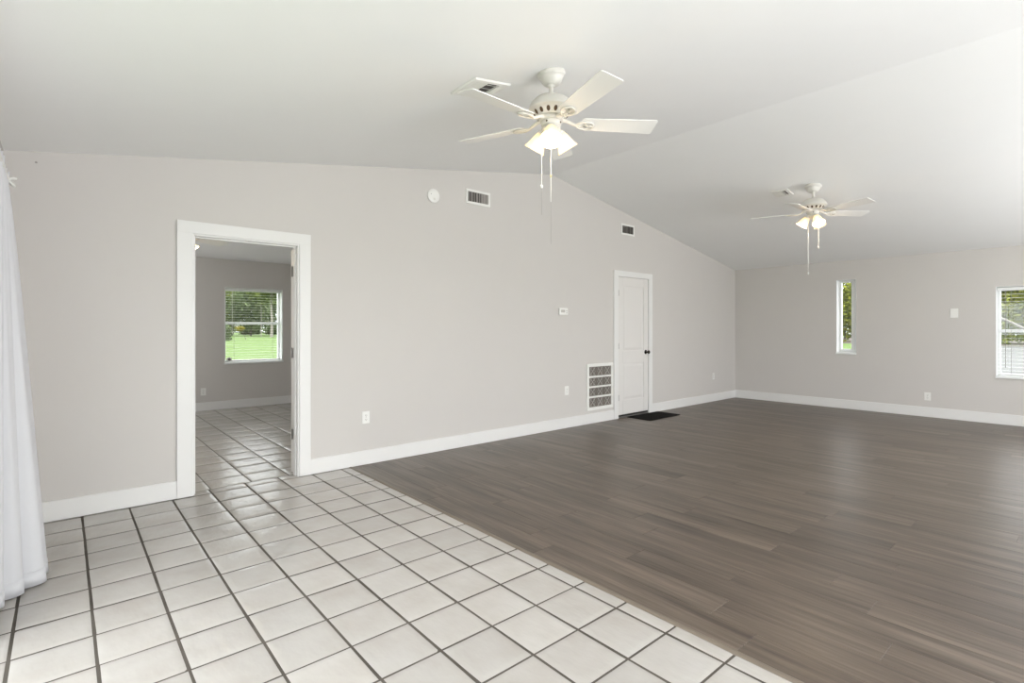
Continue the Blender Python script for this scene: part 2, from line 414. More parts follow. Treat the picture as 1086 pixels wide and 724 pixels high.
# ------------------------------------------------------------------ baseboards and casings
BH, BT = 0.138, 0.014
def bb_y(name, x0, x1, y, sgn, label, h=BH):
    w = MB(); a, b = sorted((y, y+sgn*BT))
    w.box(x0, x1, a, b, .001, h)
    structure(w.build(name, M['trim'], bevel=.003), label, 'baseboard')
bb_y('baseboard_back', XL, 0.296, 0, -1, 'white baseboard left of the open doorway')
bb_y('baseboard_back', 1.318, 5.670, 0, -1, 'long white baseboard between the open doorway and the closet door')
bb_y('baseboard_back', 6.626, XF-BT, 0, -1, 'white baseboard right of the closet door')
w = MB(); w.box(XF-BT, XF, YR, 0, .001, .146)
structure(w.build('baseboard_right', M['trim'], bevel=.003), 'white baseboard along the far wall under the slit window', 'baseboard')
w = MB(); w.box(XL, XL+BT, -1.7, -BT, .001, BH)
structure(w.build('baseboard_left', M['trim'], bevel=.003), 'short white baseboard behind the curtain', 'baseboard')
bb_y('baseboard_beyond', BX0, BX1, BY, -1, 'white baseboard of the room beyond the doorway', .135)

# open doorway: casing and jamb
dw = empty('trim_2', (DX0, 0, 0)); structure(dw, 'white flat casing around the open doorway', 'door casing')
def lb(p, name, x0, x1, y0, y1, z0, z1, m, bevel=.002, **k):
    """box given in place, parented to an empty at its own origin"""
    l = p.location
    w = MB(); w.box(x0-l.x, x1-l.x, y0-l.y, y1-l.y, z0-l.z, z1-l.z)
    return w.build(name, M[m], p, bevel=bevel, **k)
CP = .018
lb(dw, 'side_casing', 0.296, DX0+.004, -CP, 0, 0.001, DZ-.004, 'trim')
lb(dw, 'side_casing', DX1-.004, 1.318, -CP, 0, 0.001, DZ-.004, 'trim')
lb(dw, 'head_casing', 0.296, 1.318, -CP, 0, DZ-.004, 2.156, 'trim')
lb(dw, 'jamb', DX0, DX0+.018, -.004, T+.004, 0, DZ, 'trim'); lb(dw, 'jamb', DX1-.018, DX1, -.004, T+.004, 0, DZ, 'trim')
lb(dw, 'head_jamb', DX0+.018, DX1-.018, -.004, T+.004, DZ-.018, DZ, 'trim')
lb(dw, 'door_stop', DX0+.018, DX0+.030, .035, .07, 0, DZ-.018, 'trim'); lb(dw, 'door_stop', DX1-.030, DX1-.018, .035, .07, 0, DZ-.018, 'trim')
lb(dw, 'door_stop', DX0+.03, DX1-.03, .035, .07, DZ-.030, DZ-.018, 'trim')
lb(dw, 'back_casing', 0.31, DX0, T, T+.014, 0, DZ+.08, 'trim'); lb(dw, 'back_casing', DX1, 1.30, T, T+.014, 0, DZ+.08, 'trim')
lb(dw, 'back_casing', DX0, DX1, T, T+.014, DZ, DZ+.08, 'trim')
# door swung right back into the room beyond, only its hinge edge shows
d1 = empty('door_1', (DX1-.014, T+.020, 0), (0, 0, R(9))); structure(d1, 'white door swung fully open into the room beyond, only its edge showing', 'door')
def panel_slab(w, L, H, th, z0, stile, rails, y0=0.0):
    """slab along +x of length L with two recessed panels; front face at y0, thickness th behind it"""
    rec = .008
    w.box(0, L, y0+rec, y0+th-rec, z0, z0+H)
    for (ya, yb) in ((y0, y0+rec), (y0+th-rec, y0+th)):
        w.box(0, stile, ya, yb, z0, z0+H); w.box(L-stile, L, ya, yb, z0, z0+H)
        for a, b in rails: w.box(stile, L-stile, ya, yb, z0+a, z0+b)
w = MB(); panel_slab(w, .78, 2.02, .035, .012, .12, ((0, .24), (.86, 1.05), (1.89, 2.02))); w.build('slab', M['door'], d1, bevel=.002)
w = MB(); w.lathe([(.026, 0), (.026, .006), (.011, .012), (.011, .03), (.024, .04), (.027, .052), (.02, .062), (0, .064)], 20,
                  Matrix.Translation((.72, .035, .93)) @ Matrix.Rotation(R(-90), 4, 'X')); w.build('knob', M['bronze'], d1, smooth=True)
def hinge(parent, x, y, z, name='hinge', h=.09, leaf=True):
    w = MB(); w.lathe([(.006, -h/2), (.006, h/2)], 10, Matrix.Translation((x, y, z)))
    w.lathe([(.004, h/2), (.0075, h/2+.003), (.003, h/2+.008)], 10, Matrix.Translation((x, y, z)))
    if leaf: w.box(x-.003, x-.0005, y-.034, y, z-h/2, z+h/2)
    return w.build(name, M['nickel'], parent, smooth=False)
for z in (1.83, 1.095, .36):
    h = MB(); h.box(DX1-.0205-DX0, DX1-.0180-DX0, T-.034, T+.004, z-.045, z+.045)
    h.lathe([(.006, -.047), (.006, .047)], 10, Matrix.Translation((DX1-.026-DX0, T+.008, z)))
    h.build('hinge', M['nickel'], dw)

# closet door
lw = empty('trim_3', (EX0, 0, 0)); structure(lw, 'white casing around the closed closet door', 'door casing')
lb(lw, 'side_casing', 5.670, EX0, -CP, 0, .001, EZ, 'trim'); lb(lw, 'side_casing', EX1, 6.626, -CP, 0, .001, EZ, 'trim')
lb(lw, 'head_casing', 5.670, 6.626, -CP, 0, EZ, 2.167, 'trim')
d2 = empty('door_2', (EX0+.006, 0, 0)); structure(d2, 'closed white two panel closet door with a dark knob', 'door')
LW = EX1-EX0-.012
w = MB()
for a in (0,):
    st = .115
    w.box(0, LW, .006, .04, .048, EZ-.006)
    for x0, x1, z0, z1 in ((0, st, .048, EZ-.006), (LW-st, LW, .048, EZ-.006), (st, LW-st, .048, .26), (st, LW-st, .80, .985), (st, LW-st, 1.945, EZ-.006)):
        w.box(x0, x1, -.004, .006, z0, z1)
slab = w.build('slab', M['door'], d2, bevel=.004)
def panel(x0, x1, z0, z1):
    w = MB()   # raised field with sloped edges
    e = .035
    v = [w.bm.verts.new(p) for p in ((x0, .0058, z0), (x1, .0058, z0), (x1, .0058, z1), (x0, .0058, z1),
                                     (x0+e, -.001, z0+e), (x1-e, -.001, z0+e), (x1-e, -.001, z1-e), (x0+e, -.001, z1-e))]
    w.bm.faces.new(v[4:])
    for i in range(4): w.bm.faces.new((v[i], v[(i+1) % 4], v[4+(i+1) % 4], v[4+i]))
    w.build('panel', M['door'], d2)
panel(.127, LW-.127, .272, .788); panel(.127, LW-.127, .997, 1.933)
for z in (1.84, 1.06, .30):
    w = MB(); w.lathe([(.006, -.045), (.006, .045)], 10, Matrix.Translation((-.004, -.006, z))); w.box(-.006, .02, -.0055, -.0042, z-.044, z+.044)
    w.build('hinge', M['nickel'], d2)
w = MB(); w.lathe([(.032, 0), (.032, .005), (.012, .012), (.011, .034), (.022, .042), (.029, .055), (.024, .066), (0, .07)], 24,
                  Matrix.Translation((LW-.066, -.004, .955)) @ Matrix.Rotation(R(90), 4, 'X')); w.build('knob', M['bronze'], d2, smooth=True)
w = MB(); w.box(0, LW, .0, .05, .020, .047); w.build('gap_shade_strip', M['dark'], d2)  # dark strip standing in for the shaded gap under the door
w = MB(); w.box(-.004, LW+.004, -.012, .06, .002, .020); w.build('threshold', M['nickel'], d2, bevel=.003)

# ------------------------------------------------------------------ windows
def sash_window(name, plane, a0, a1, z0, z1, y_in, depth, label, rail_z, out_sign, axis, horn=.002):
    """white frame in a wall opening; axis 'x': opening runs along x in a wall across y, 'y': along y in a wall across x"""
    e = empty(name, (a0, plane, z0) if axis == 'x' else (plane, a0, z0)); structure(e, label, 'window')
    L, H = a1-a0, z1-z0
    def B(n, u0, u1, d0, d1, h0, h1, m, bevel=.003):
        w = MB()
        if axis == 'x': w.box(u0, u1, *sorted((d0*out_sign, d1*out_sign)), h0, h1)
        else: w.box(*sorted((d0*out_sign, d1*out_sign)), u0, u1, h0, h1)
        return w.build(n, M[m], e, bevel=bevel)
    B('reveal', 0, .006, 0, depth, 0, H, 'vinyl', 0); B('reveal', L-.006, L, 0, depth, 0, H, 'vinyl', 0)
    B('head_reveal', .006, L-.006, 0, depth, H-.006, H, 'vinyl', 0)
    B('sill', -horn, L+horn, -.025, depth, -.022, .006, 'vinyl', .004)
    f = .038; d0, d1 = depth*.62, depth*.95
    B('frame', .006, f, d0, d1, .006, H-.006, 'vinyl'); B('frame', L-f, L-.006, d0, d1, .006, H-.006, 'vinyl')
    B('head_rail', f, L-f, d0, d1, H-f, H-.006, 'vinyl'); B('bottom_rail', f, L-f, d0, d1, .006, f, 'vinyl')
    if rail_z: B('meeting_rail', f, L-f, d0-.005, d1, rail_z-z0-.022, rail_z-z0+.022, 'vinyl')
    B('pane', f-.004, L-f+.004, (d0+d1)/2-.002, (d0+d1)/2+.002, f-.004, H-f+.004, 'glass', 0)
    return e
sash_window('window_1', BY, bw[0], bw[1], bw[2], bw[3], 0, .2, 'white single hung window with lawn view beyond the doorway', 1.41, 1, 'x', .012)
w2 = sash_window('window_2', XF, SY0, SY1, SZ0, SZ1, 0, .2, 'tall narrow white slit window in the far wall', None, 1, 'y')
w = MB(); w.box(.105, .150, .039, .098, .034, SZ1-SZ0-.034); w.build('sash_stile', M['vinyl'], w2, bevel=.004)
w = MB(); w.box(.105, .150, .098, SY1-SY0-.039, .034, .062); w.build('sash_rail', M['vinyl'], w2, bevel=.004)
sash_window('window_3', XF, VY0, VY1, VZ0, VZ1, 0, .2, 'white single hung window at the right edge of the far wall', 1.285, 1, 'y')
sash_window('window_4', XL, -4.1, -1.7, .0, 2.08, 0, .2, 'white sliding glass door behind the curtain', None, -1, 'y')
sash_window('window_5', YR, 0, 3.2, 0, 2.12, 0, .2, 'added wide patio glass, unseen behind the viewer', None, -1, 'x')  # unseen opening put in to light the room
sash_window('window_6', YR, 5.0, 8.2, .6, 2.08, 0, .2, 'added wide rear window, unseen behind the viewer', None, -1, 'x')  # another unseen opening added for its light
# blinds
def blind(loc, axis, sgn, L, H, pitch, label, dial):
    e = empty('window_blind', loc); tag(e, label, 'blind', 'horizontal window blinds')
    def B(mb, u0, u1, d0, d1, h0, h1):
        if axis == 'x': mb.box(u0, u1, *sorted((d0*sgn, d1*sgn)), h0, h1)
        else: mb.box(*sorted((d0*sgn, d1*sgn)), u0, u1, h0, h1)
    w = MB(); B(w, .008, L-.008, .02, .075, H-.05, H-.008); w.build('headrail', M['vinyl'], e, bevel=.003)
    w = MB(); z = .075
    while z < H-.07:
        B(w, .012, L-.012, .026, .070, z, z+.0028); z += pitch
    w.build('slats', M['vinyl'], e)
    w = MB(); B(w, .012, L-.012, .024, .072, .014, .034); w.build('bottom_rail', M['vinyl'], e, bevel=.003)
    for f in (.16, .84):
        w = MB()
        for dd in (.025, .071): B(w, L*f-.001, L*f+.001, dd-.0008, dd+.0008, .03, H-.05)
        w.build('ladder_cord', M['grey'], e)
    w = MB(); p = L*(.12 if axis == 'x' else .90)
    q = (p, .018*sgn, 0) if axis == 'x' else (.018*sgn, p, 0)
    w.tube([(q[0], q[1], H*.38 if dial else .12), (q[0], q[1], H-.05)], .003, 6); w.build('tilt_wand', M['plastic' if dial else 'grey'], e)
    if dial:
        w = MB(); c = Vector((.055, -.014, .050))
        w.tube([c+Vector((.030*math.cos(t*PI/8), 0, .030*math.sin(t*PI/8))) for t in range(16)], .010, 8, closed=True)
        w.build('cord_ring', M['plastic'], e, smooth=True)
        w = MB(); w.lathe([(.021, -.004), (.021, .004)], 16, Matrix.Translation(c) @ Matrix.Rotation(R(90), 4, 'X')); w.build('cord_ring_core', M['duct'], e)
    return e
blind((bw[0]+.006, BY, bw[2]+.006), 'x', 1, bw[1]-bw[0]-.012, bw[3]-bw[2]-.012, .042, 'open white slat blind in the window beyond the doorway', True)
blind((XF, VY0+.006, VZ0+.006), 'y', 1, VY1-VY0-.012, VZ1-VZ0-.012, .05, 'open white slat blind in the window at the right edge', False)

# ------------------------------------------------------------------ ceiling fans
ANG = [37+72*k for k in range(5)]
def make_fan(name, slope, rod=True):
    root = empty(name)
    up = 0 if rod else .070                  # a close mounted fan has no rod
    w = MB(); tilt = Matrix.Rotation(-math.atan(slope), 4, 'Y')
    w.lathe([(.086, -.001), (.087, -.012), (.083, -.026), (.074, -.031), (.070, -.040), (.062, -.058), (.050, -.072), (.042, -.078), (.0, -.079)], 40, tilt)
    w.build('canopy', M['fan'], root, smooth=True)
    if rod:
        w = MB(); w.lathe([(.013, -.06), (.013, -.155)], 20); w.lathe([(.022, -.074), (.026, -.082), (.018, -.09)], 20); w.lathe([(.018, -.138), (.021, -.146), (.018, -.154)], 20)
        w.build('downrod', M['fan'], root, smooth=True)
    w = MB(); w.lathe([(.03, -.150+up), (.066, -.154+up), (.102, -.170+up), (.126, -.194+up), (.137, -.218+up), (.139, -.234+up), (.133, -.241+up), (.121, -.243+up),
                       (.113, -.252+up), (.102, -.268+up), (.092, -.280+up), (.0, -.282+up)], 48)
    motor = w.build('motor_housing', M['fan'], root, smooth=True)
    for k in range(15 if rod else 0):
        a = 2*PI*k/15
        m = Matrix.Rotation(a, 4, 'Z') @ Matrix.Translation((.1065, 0, -.2615+up)) @ Matrix.Rotation(R(38), 4, 'Y') @ Matrix.Diagonal((.004, .011, .017, 1))
        w = MB(); bmesh.ops.create_uvsphere(w.bm, u_segments=12, v_segments=8, radius=1, matrix=m)
        w.build('vent_slot', M['slotdark'], motor, smooth=True)
    w = MB(); w.lathe([(.074, -.281+up), (.077, -.285+up), (.077, -.297+up), (.070, -.302+up), (0, -.303+up)], 32); w.build('flywheel', M['fan'], root, smooth=True)
    w = MB(); w.lathe([(.058, -.302+up), (.063, -.306+up), (.062, -.330+up), (.054, -.338+up), (.048, -.342+up), (.060, -.348+up), (.062, -.356+up), (.048, -.372+up), (.02, -.384+up), (.012, -.392+up), (0, -.393+up)], 32)
    w.build('switch_housing', M['fan'], root, smooth=True)
    for k in range(4 if rod else 0):
        a = R(20+90*k); w = MB(); w.ball((.062*math.cos(a), .062*math.sin(a), -.318+up), .006, n=10)
        w.build('screw', M['slotdark'], root, smooth=True)
    ZB = -.312+up
    for a in ANG:
        rz = Matrix.Rotation(R(a), 4, 'Z'); pt = Matrix.Translation((0, 0, ZB)) @ Matrix.Rotation(R(-12), 4, 'X')
        # blade outline
        w = MB(); r0, r1 = .185, .66; out = []
        for (x, y, n0, n1, rad) in ((r1, .072, 90, 0, .016), (r1, -.072, 0, -90, .016), (r0, -.060, -90, -180, .03), (r0, .060, 180, 90, .03)):
            cx = x-rad if x == r1 else x+rad; cy = y-rad if y > 0 else y+rad
            for i in range(5):
                t = R(n0+(n1-n0)*i/4); out.append((cx+rad*math.cos(t), cy+rad*math.sin(t)))
        w.prism(out, 'z', -.003, .003, rz @ pt)
        bl = w.build('blade', M['blade'], root, bevel=.001)
        # open scrolled iron under the blade
        w = MB()
        arm = [(.066, 0, .021), (.095, 0, .018), (.125, 0, .004), (.150, 0, -.008), (.17, 0, -.010)]
        loopL = [(.150, .0, -.009), (.175, .024, -.010), (.205, .037, -.010), (.240, .034, -.010), (.262, .018, -.010), (.268, 0, -.010),
                 (.262, -.018, -.010), (.240, -.034, -.010), (.205, -.037, -.010), (.175, -.024, -.010)]
        cross = [(.190, 0, -.010), (.215, .012, -.010), (.24, 0, -.010), (.215, -.012, -.010)]
        T3 = lambda p: (rz @ pt @ Vector(p))
        w.tube([T3(p) for p in arm], [.013, .012, .010, .009, .008], 8)
        w.tube([T3(p) for p in loopL], .0068, 8, closed=True); w.tube([T3(p) for p in cross], .005, 8, closed=True)
        w.tube([T3((.165, 0, -.010)), T3((.19, 0, -.010))], .006, 8); w.tube([T3((.24, 0, -.010)), T3((.268, 0, -.010))], .006, 8)
        iron = w.build('blade_iron', M['fan'], root, smooth=True)
    for a in (-135, -15, 105):
        rz = Matrix.Rotation(R(a), 4, 'Z')
        ax = Matrix.Translation((.052, 0, -.352+up)) @ Matrix.Rotation(R(180-34), 4, 'Y')   # local +z points out and down
        mtx = rz @ ax
        w = MB(); w.lathe([(.010, -.02), (.012, .0), (.026, .006), (.030, .014), (.031, .034), (.028, .036), (0, .036)], 24, mtx)
        w.build('socket_cup', M['fan'], root, smooth=True)
        w = MB(); prof = [(.029, .018), (.033, .030), (.040, .046), (.045, .064), (.050, .085), (.057, .106), (.068, .128)]
        w.lathe(prof+[(r-.0025, z) for r, z in prof[::-1]], 32, mtx, cap=False)
        sh = w.build('lamp_shade', M['shade'], root, smooth=True)
        w = MB(); w.lathe([(.012, .03), (.014, .045), (.024, .065), (.029, .085), (.025, .103), (.012, .113), (0, .115)], 20, mtx)
        w.build('bulb', M['bulb'], sh, smooth=True)
        p = mtx @ Vector((0, 0, .122))
        l = lamp('bulb_light', 'POINT', p, (0, 0, 0), 4.5, (1.0, .84, .64), shadow_soft_size=.035); l.parent = sh
    return root, up
fan, _ = make_fan('ceiling_fan', ML)
def chain(root, dx, dy, z0, segs, fob):
    """pull cord: segs = list of (z end, radius, material); fob = (z, radius, length)"""
    z = z0; first = None
    for ze, r, m in segs:
        w = MB(); w.tube([(dx, dy, z), (dx, dy, ze)], r, 6)
        o = w.build('pull_chain' if first is None else 'cord_end', M[m], root if first is None else first)
        if first is None: first = o
        z = ze
    if fob:
        w = MB(); w.lathe([(.001, fob[2]), (fob[1], fob[2]*.4), (fob[1]*.8, -fob[2]*.6), (.001, -fob[2])], 12, Matrix.Translation((dx, dy, fob[0])))
        w.build('pull_fob', M['plastic' if fob[3] else 'brass'], first, smooth=True)
fan2 = copy_tree(fan)
fan3, up3 = make_fan('ceiling_fan', 0, rod=False)
F1 = Vector((1.916, -2.462, zl(1.916))); F2 = Vector((6.254, -2.452, zr(6.254))); F3 = Vector((.448, 1.06, 2.456))
fan.location = F1; fan2.location = F2; fan3.location = F3; fan3.rotation_euler.z = R(5)
for c in fan2.children:
    if c.name.startswith('canopy'):          # the canopy follows the other slope
        c.rotation_euler = (0, math.atan(ML)-math.atan(MR), 0)
tag(fan, 'near white five blade ceiling fan with three lit lamps, on the left ceiling slope', 'ceiling fan', 'white ceiling fans')
tag(fan2, 'farther white five blade ceiling fan with lit lamps, toward the slit window', 'ceiling fan', 'white ceiling fans')
tag(fan3, 'ceiling fan beyond the doorway, only a blade and a lit lamp showing', 'ceiling fan', 'white ceiling fans')
rt = Vector((math.cos(YAW), -math.sin(YAW), 0))
p = rt*(-.058); chain(fan, p.x, p.y, -.345, [(-.62, .0016, 'plastic'), (-.705, .0022, 'plastic'), (-.88, .0011, 'grey')], (-.705, .010, .012, True))
p = rt*(-.001); chain(fan, p.x, p.y, -.39, [(-.64, .0026, 'plastic'), (-.80, .0022, 'plastic'), (-1.06, .0009, 'grey')], (-.64, .005, .012, False))
p = rt*(-.060); chain(fan2, p.x, p.y, -.345, [(-.95, .0034, 'plastic'), (-1.02, .002, 'plastic')], (-1.02, .008, .016, True))
p = rt*(.085)*.72; chain(fan2, p.x, p.y, -.345, [(-.70, .0032, 'plastic'), (-.72, .002, 'plastic')], (-.72, .008, .016, True))

# ------------------------------------------------------------------ vents
def ceiling_vent(loc, slope, L, Wd, label, split, far_slot=False):
    e = empty('ceiling_vent', loc, (0, -math.atan(slope), 0)); tag(e, label, 'air vent', 'ceiling air vents')
    if far_slot: e.rotation_euler = (Matrix.Rotation(-math.atan(slope), 3, 'Y') @ Matrix.Rotation(R(-90), 3, 'Z')).to_euler()
    b = .03
    w = MB()     # sloped flange, faces down (-z)
    def fr(x0, x1, y0, y1, z): return [(x0, y0, z), (x1, y0, z), (x1, y1, z), (x0, y1, z)]
    A = fr(-L/2, L/2, -Wd/2, Wd/2, -.001); Bq = fr(-L/2+.006, L/2-.006, -Wd/2+.006, Wd/2-.006, -.012); Cq = fr(-L/2+b, L/2-b, -Wd/2+b, Wd/2-b, -.014); Dq = fr(-L/2+b, L/2-b, -Wd/2+b, Wd/2-b, -.002)
    rings = [[w.bm.verts.new(p) for p in q] for q in (A, Bq, Cq, Dq)]
    for a, c in zip(rings, rings[1:]):
        for i in range(4): w.bm.faces.new((a[i], a[(i+1) % 4], c[(i+1) % 4], c[i]))
    w.build('frame', M['plastic'], e)
    w = MB(); w.box(-L/2+b-.002, L/2-b+.002, -Wd/2+b-.002, Wd/2-b+.002, -.003, -.001); w.build('duct_opening', M['duct'], e)
    li, wi = L/2-b, Wd/2-b
    def slat(x0, x1, y0, y1, ang, along):
        w = MB(); q = .014
        if along == 'x': w.box(x0, x1, -q, q, -.0008, .0008, Matrix.Translation((0, (y0+y1)/2, -.010)) @ Matrix.Rotation(R(ang), 4, 'X'))
        else: w.box(-q, q, y0, y1, -.0008, .0008, Matrix.Translation(((x0+x1)/2, 0, -.010)) @ Matrix.Rotation(R(ang), 4, 'Y'))
        w.build('louvre', M['plastic'], e)
    xs1 = -li+2*li*split
    for k in range(3):      # bank throwing air to one side, its white faces toward the room
        x = -li+(k+.5)*(xs1+li)/3; slat(x, x, -wi, wi, -26 if far_slot else 26, 'y')
    w = MB(); w.box(xs1-.004, xs1+.004, -wi, wi, -.016, -.003); w.build('divider', M['plastic'], e)
    if far_slot:
        for k in range(2):
            x = xs1+.008+(k+.5)*(li-xs1)/2; slat(x, x, -wi, wi, 60, 'y')
    else:
        xe = li-.045
        for k in range(4):
            y = -wi+(k+.5)*2*wi/4; slat(xs1+.006, xe, y, y, 22, 'x')
        w = MB(); w.box(xe, xe+.008, -wi, wi, -.016, -.003); w.build('divider', M['plastic'], e)
        slat(xe+.026, xe+.026, -wi, wi, 30, 'y')
    return e
ceiling_vent((1.655, -2.085, zl(1.655)), ML, .285, .275, 'square white ceiling vent beside the near fan', .36)
ceiling_vent((6.275, -2.095, zr(6.275)), MR, .20, .20, 'square white ceiling vent beside the farther fan', .62, True)
def wall_vent(x0, x1, z0, z1, label, light):
    e = empty('wall_vent', (x0, 0, z0)); tag(e, label, 'air vent', 'white framed wall vents')
    L, H, b = x1-x0, z1-z0, .027
    w = MB(); w.box(0, L, -.010, -.0005, 0, b); w.box(0, L, -.010, -.0005, H-b, H); w.box(0, b, -.010, -.0005, b, H-b); w.box(L-b, L, -.010, -.0005, b, H-b)
    w.build('frame', M['plastic'], e, bevel=.003)
    w = MB(); w.box(b-.001, L-b+.001, -.002, -.0008, b-.001, H-b+.001); w.build('duct_opening', M['duct'], e)
    n = len(light)
    for k, ang in enumerate(light):
        x = b+(k+.5)*(L-2*b)/n; q = (L-2*b)/n*.46
        w = MB(); w.box(-q, q, -.0007, .0007, b, H-b, Matrix.Translation((x, -.0065, 0)) @ Matrix.Rotation(R(ang), 4, 'Z')); w.build('louvre', M['grey'], e)
wall_vent(3.042, 3.385, 2.722, 2.886, 'white framed wall vent beside the round smoke detector', (34, 20, 34, 14, 26, 10, -4, 12))
wall_vent(5.846, 6.169, 2.706, 2.869, 'white framed wall vent high above the closet door', (34, 28, 24, 36, 26, 30))
# return grille
e = empty('return_air_grille', (5.081, 0, .182)); tag(e, 'tall white return air grille with grey filter beside the closet door', 'air grille')
L, H, b = .567, .645, .042
w = MB(); w.box(0, L, -.016, -.0005, 0, b); w.box(0, L, -.016, -.0005, H-b, H); w.box(0, b, -.016, -.0005, b, H-b); w.box(L-b, L, -.016, -.0005, b, H-b)
w.build('frame', M['plastic'], e, bevel=.003)
w = MB(); w.box(b-.001, L-b+.001, -.003, -.0008, b-.001, H-b+.001); w.build('filter', M['filter'], e)
ih = (H-2*b)/4
for k in (1, 2, 3):
    w = MB(); w.box(b, L-b, -.014, -.002, b+k*ih-.012, b+k*ih+.012); w.build('crossbar', M['plastic'], e, bevel=.002)
w = MB()
for r_ in range(4):
    za, zb = b+r_*ih+(.012 if r_ else 0)+.004, b+(r_+1)*ih-(.012 if r_ < 3 else 0)-.004
    for c_ in range(3):
        xc = b+(c_+.5)*(L-2*b)/3; hw = .056
        for sg in (-1, 1):
            w.tube([(xc-hw*sg, -.0055, za), (xc+hw*sg, -.0055, zb)], .0028, 6)
            w.tube([(xc+sg*hw*.2, -.0045, za), (xc+sg*hw, -.0045, (za+zb)/2), (xc+sg*hw*.2, -.0045, zb)], .0016, 6)
w.build('filter_wires', M['wire'], e)

# ------------------------------------------------------------------ small wall fittings
def outlet(loc, rot, label, Wd=.076, H=.118):
    e = empty('wall_outlet', loc, (0, 0, rot)); tag(e, label, 'outlet', 'white wall outlets')
    w = MB(); w.box(-Wd/2, Wd/2, -.006, -.0005, -H/2, H/2); w.build('cover_plate', M['plastic'], e, bevel=.003)
    for s in (-1, 1):
        w = MB(); w.lathe([(.0165, 0), (.0165, .002), (0, .002)], 20, Matrix.Translation((0, -.006, s*.020)) @ Matrix.Rotation(R(90), 4, 'X'))
        rc = w.build('receptacle', M['plastic'], e)
        w = MB(); w.box(-.008, -.005, -.0088, -.0080, s*.020-.003, s*.020+.007); w.box(.005, .008, -.0088, -.0080, s*.020-.003, s*.020+.006)
        w.lathe([(.003, 0), (.003, .0007)], 8, Matrix.Translation((0, -.0080, s*.020-.009)) @ Matrix.Rotation(R(90), 4, 'X'))
        w.build('slots', M['slotgrey'], rc)
    w = MB(); w.lathe([(.003, 0), (.002, .0012)], 8, Matrix.Translation((0, -.006, 0)) @ Matrix.Rotation(R(90), 4, 'X')); w.build('screw', M['nickel'], e)
outlet((1.851, 0, .455), 0, 'white wall outlet just right of the open doorway')
outlet((4.682, 0, .495), 0, 'white wall outlet just left of the return air grille')
outlet((8.550, 0, .455), 0, 'white wall outlet near the far corner, right of the closet door')
outlet((XF, -2.932, .305), R(-90), 'white wall outlet on the far wall below the blank plate')
outlet((1.33, BY, .305), 0, 'white wall outlet seen through the doorway, lower left of the window')
e = empty('blank_plate', (XF, -3.237, 1.54), (0, 0, R(-90))); tag(e, 'plain white blank plate on the far wall between the windows', 'wall plate')
w = MB(); w.box(-.046, .046, -.007, -.0005, -.066, .066); w.build('cover_plate', M['plastic'], e, bevel=.004)
for s in (-1, 1):
    w = MB(); w.lathe([(.003, 0), (.002, .0012)], 8, Matrix.Translation((0, -.007, s*.042)) @ Matrix.Rotation(R(90), 4, 'X')); w.build('screw', M['plastic'], e)
e = empty('thermostat', (4.605, 0, 1.538)); tag(e, 'small white thermostat on the gable wall left of the closet door', 'thermostat')
w = MB(); w.box(-.084, .084, -.026, -.0005, -.047, .047); w.build('case', M['plastic'], e, bevel=.012, segs=3)
w = MB(); w.box(-.055, .02, -.0268, -.0255, -.012, .024); w.build('display', M['wire'], e)
for z in (-.014, .012):
    w = MB(); w.lathe([(.007, 0), (.006, .003), (0, .003)], 12, Matrix.Translation((.052, -.0255, z)) @ Matrix.Rotation(R(90), 4, 'X')); w.build('button', M['grey'], e)
e = empty('smoke_detector', (2.614, 0, 2.729)); tag(e, 'round white smoke detector on the gable wall beside the wall vent', 'smoke detector')
rx = Matrix.Rotation(R(90), 4, 'X')
w = MB(); w.lathe([(.073, .0005), (.075, .006), (.074, .012), (.066, .018), (.02, .021), (0, .021)], 40, rx); w.build('cover', M['plastic'], e, smooth=True)
w = MB(); w.lathe([(.0045, .0), (.004, .003)], 10, Matrix.Translation((-.034, -.0190, .014)) @ rx); w.build('indicator', M['slotgrey'], e)
w = MB(); w.lathe([(.014, .0), (.013, .002), (0, .002)], 16, Matrix.Translation((.004, -.0205, -.036)) @ rx); w.build('test_button', M['fan'], e)
w = MB(); w.lathe([(.0035, .0003), (.0035, .004), (.007, .005), (.006, .008), (0, .0085)], 12, rx)
o = w.build('wall_nail', M['grey'], loc=(-.505, 0, 2.430)); tag(o, 'tiny grey nail head high on the gable wall near the curtain', 'nail')

# ------------------------------------------------------------------ door mat
w = MB(); out = []
for (x, y, n0) in ((6.757, -.02, 90), (6.757, -.425, 0), (5.967, -.425, -90), (5.967, -.02, 180)):
    r_ = .012; cx = x-r_ if x > 6.3 else x+r_; cy = y-r_ if y > -.2 else y+r_
    for i in range(4): t = R(n0-90*i/3); out.append((cx+r_*math.cos(t), cy+r_*math.sin(t)))
w.prism(out, 'z', .0005, .009)
o = w.build('door_mat', M['rubber'], bevel=.002); tag(o, 'flat black mat on the planks in front of the closet door', 'mat')

# ------------------------------------------------------------------ curtain and rod
def catmull(pts, n):
    P = [Vector(p) for p in pts]; P = [P[0]*2-P[1]]+P+[P[-1]*2-P[-2]]; out = []
    m = len(P)-3
    for i in range(n+1):
        t = i/n*m; k = min(int(t), m-1); f = t-k; a, b, c, d = P[k:k+4]
        out.append(.5*((2*b)+(c-a)*f+(2*a-5*b+4*c-d)*f*f+(3*b-a-3*c+d)*f**3))
    return out
hem = [(-.585, -.885), (-.50, -.868), (-.438, -.885), (-.452, -.94), (-.430, -1.00), (-.447, -1.06), (-.436, -1.13), (-.475, -1.165), (-.528, -1.175), (-.516, -1.225), (-.545, -1.255), (-.597, -1.27),
       (-.580, -1.34), (-.625, -1.38), (-.588, -1.45), (-.63, -1.50), (-.595, -1.57), (-.635, -1.63), (-.60, -1.70)]
NH, NV = 150, 40
bot = catmull([(x, y, 0) for x, y in hem], NH)
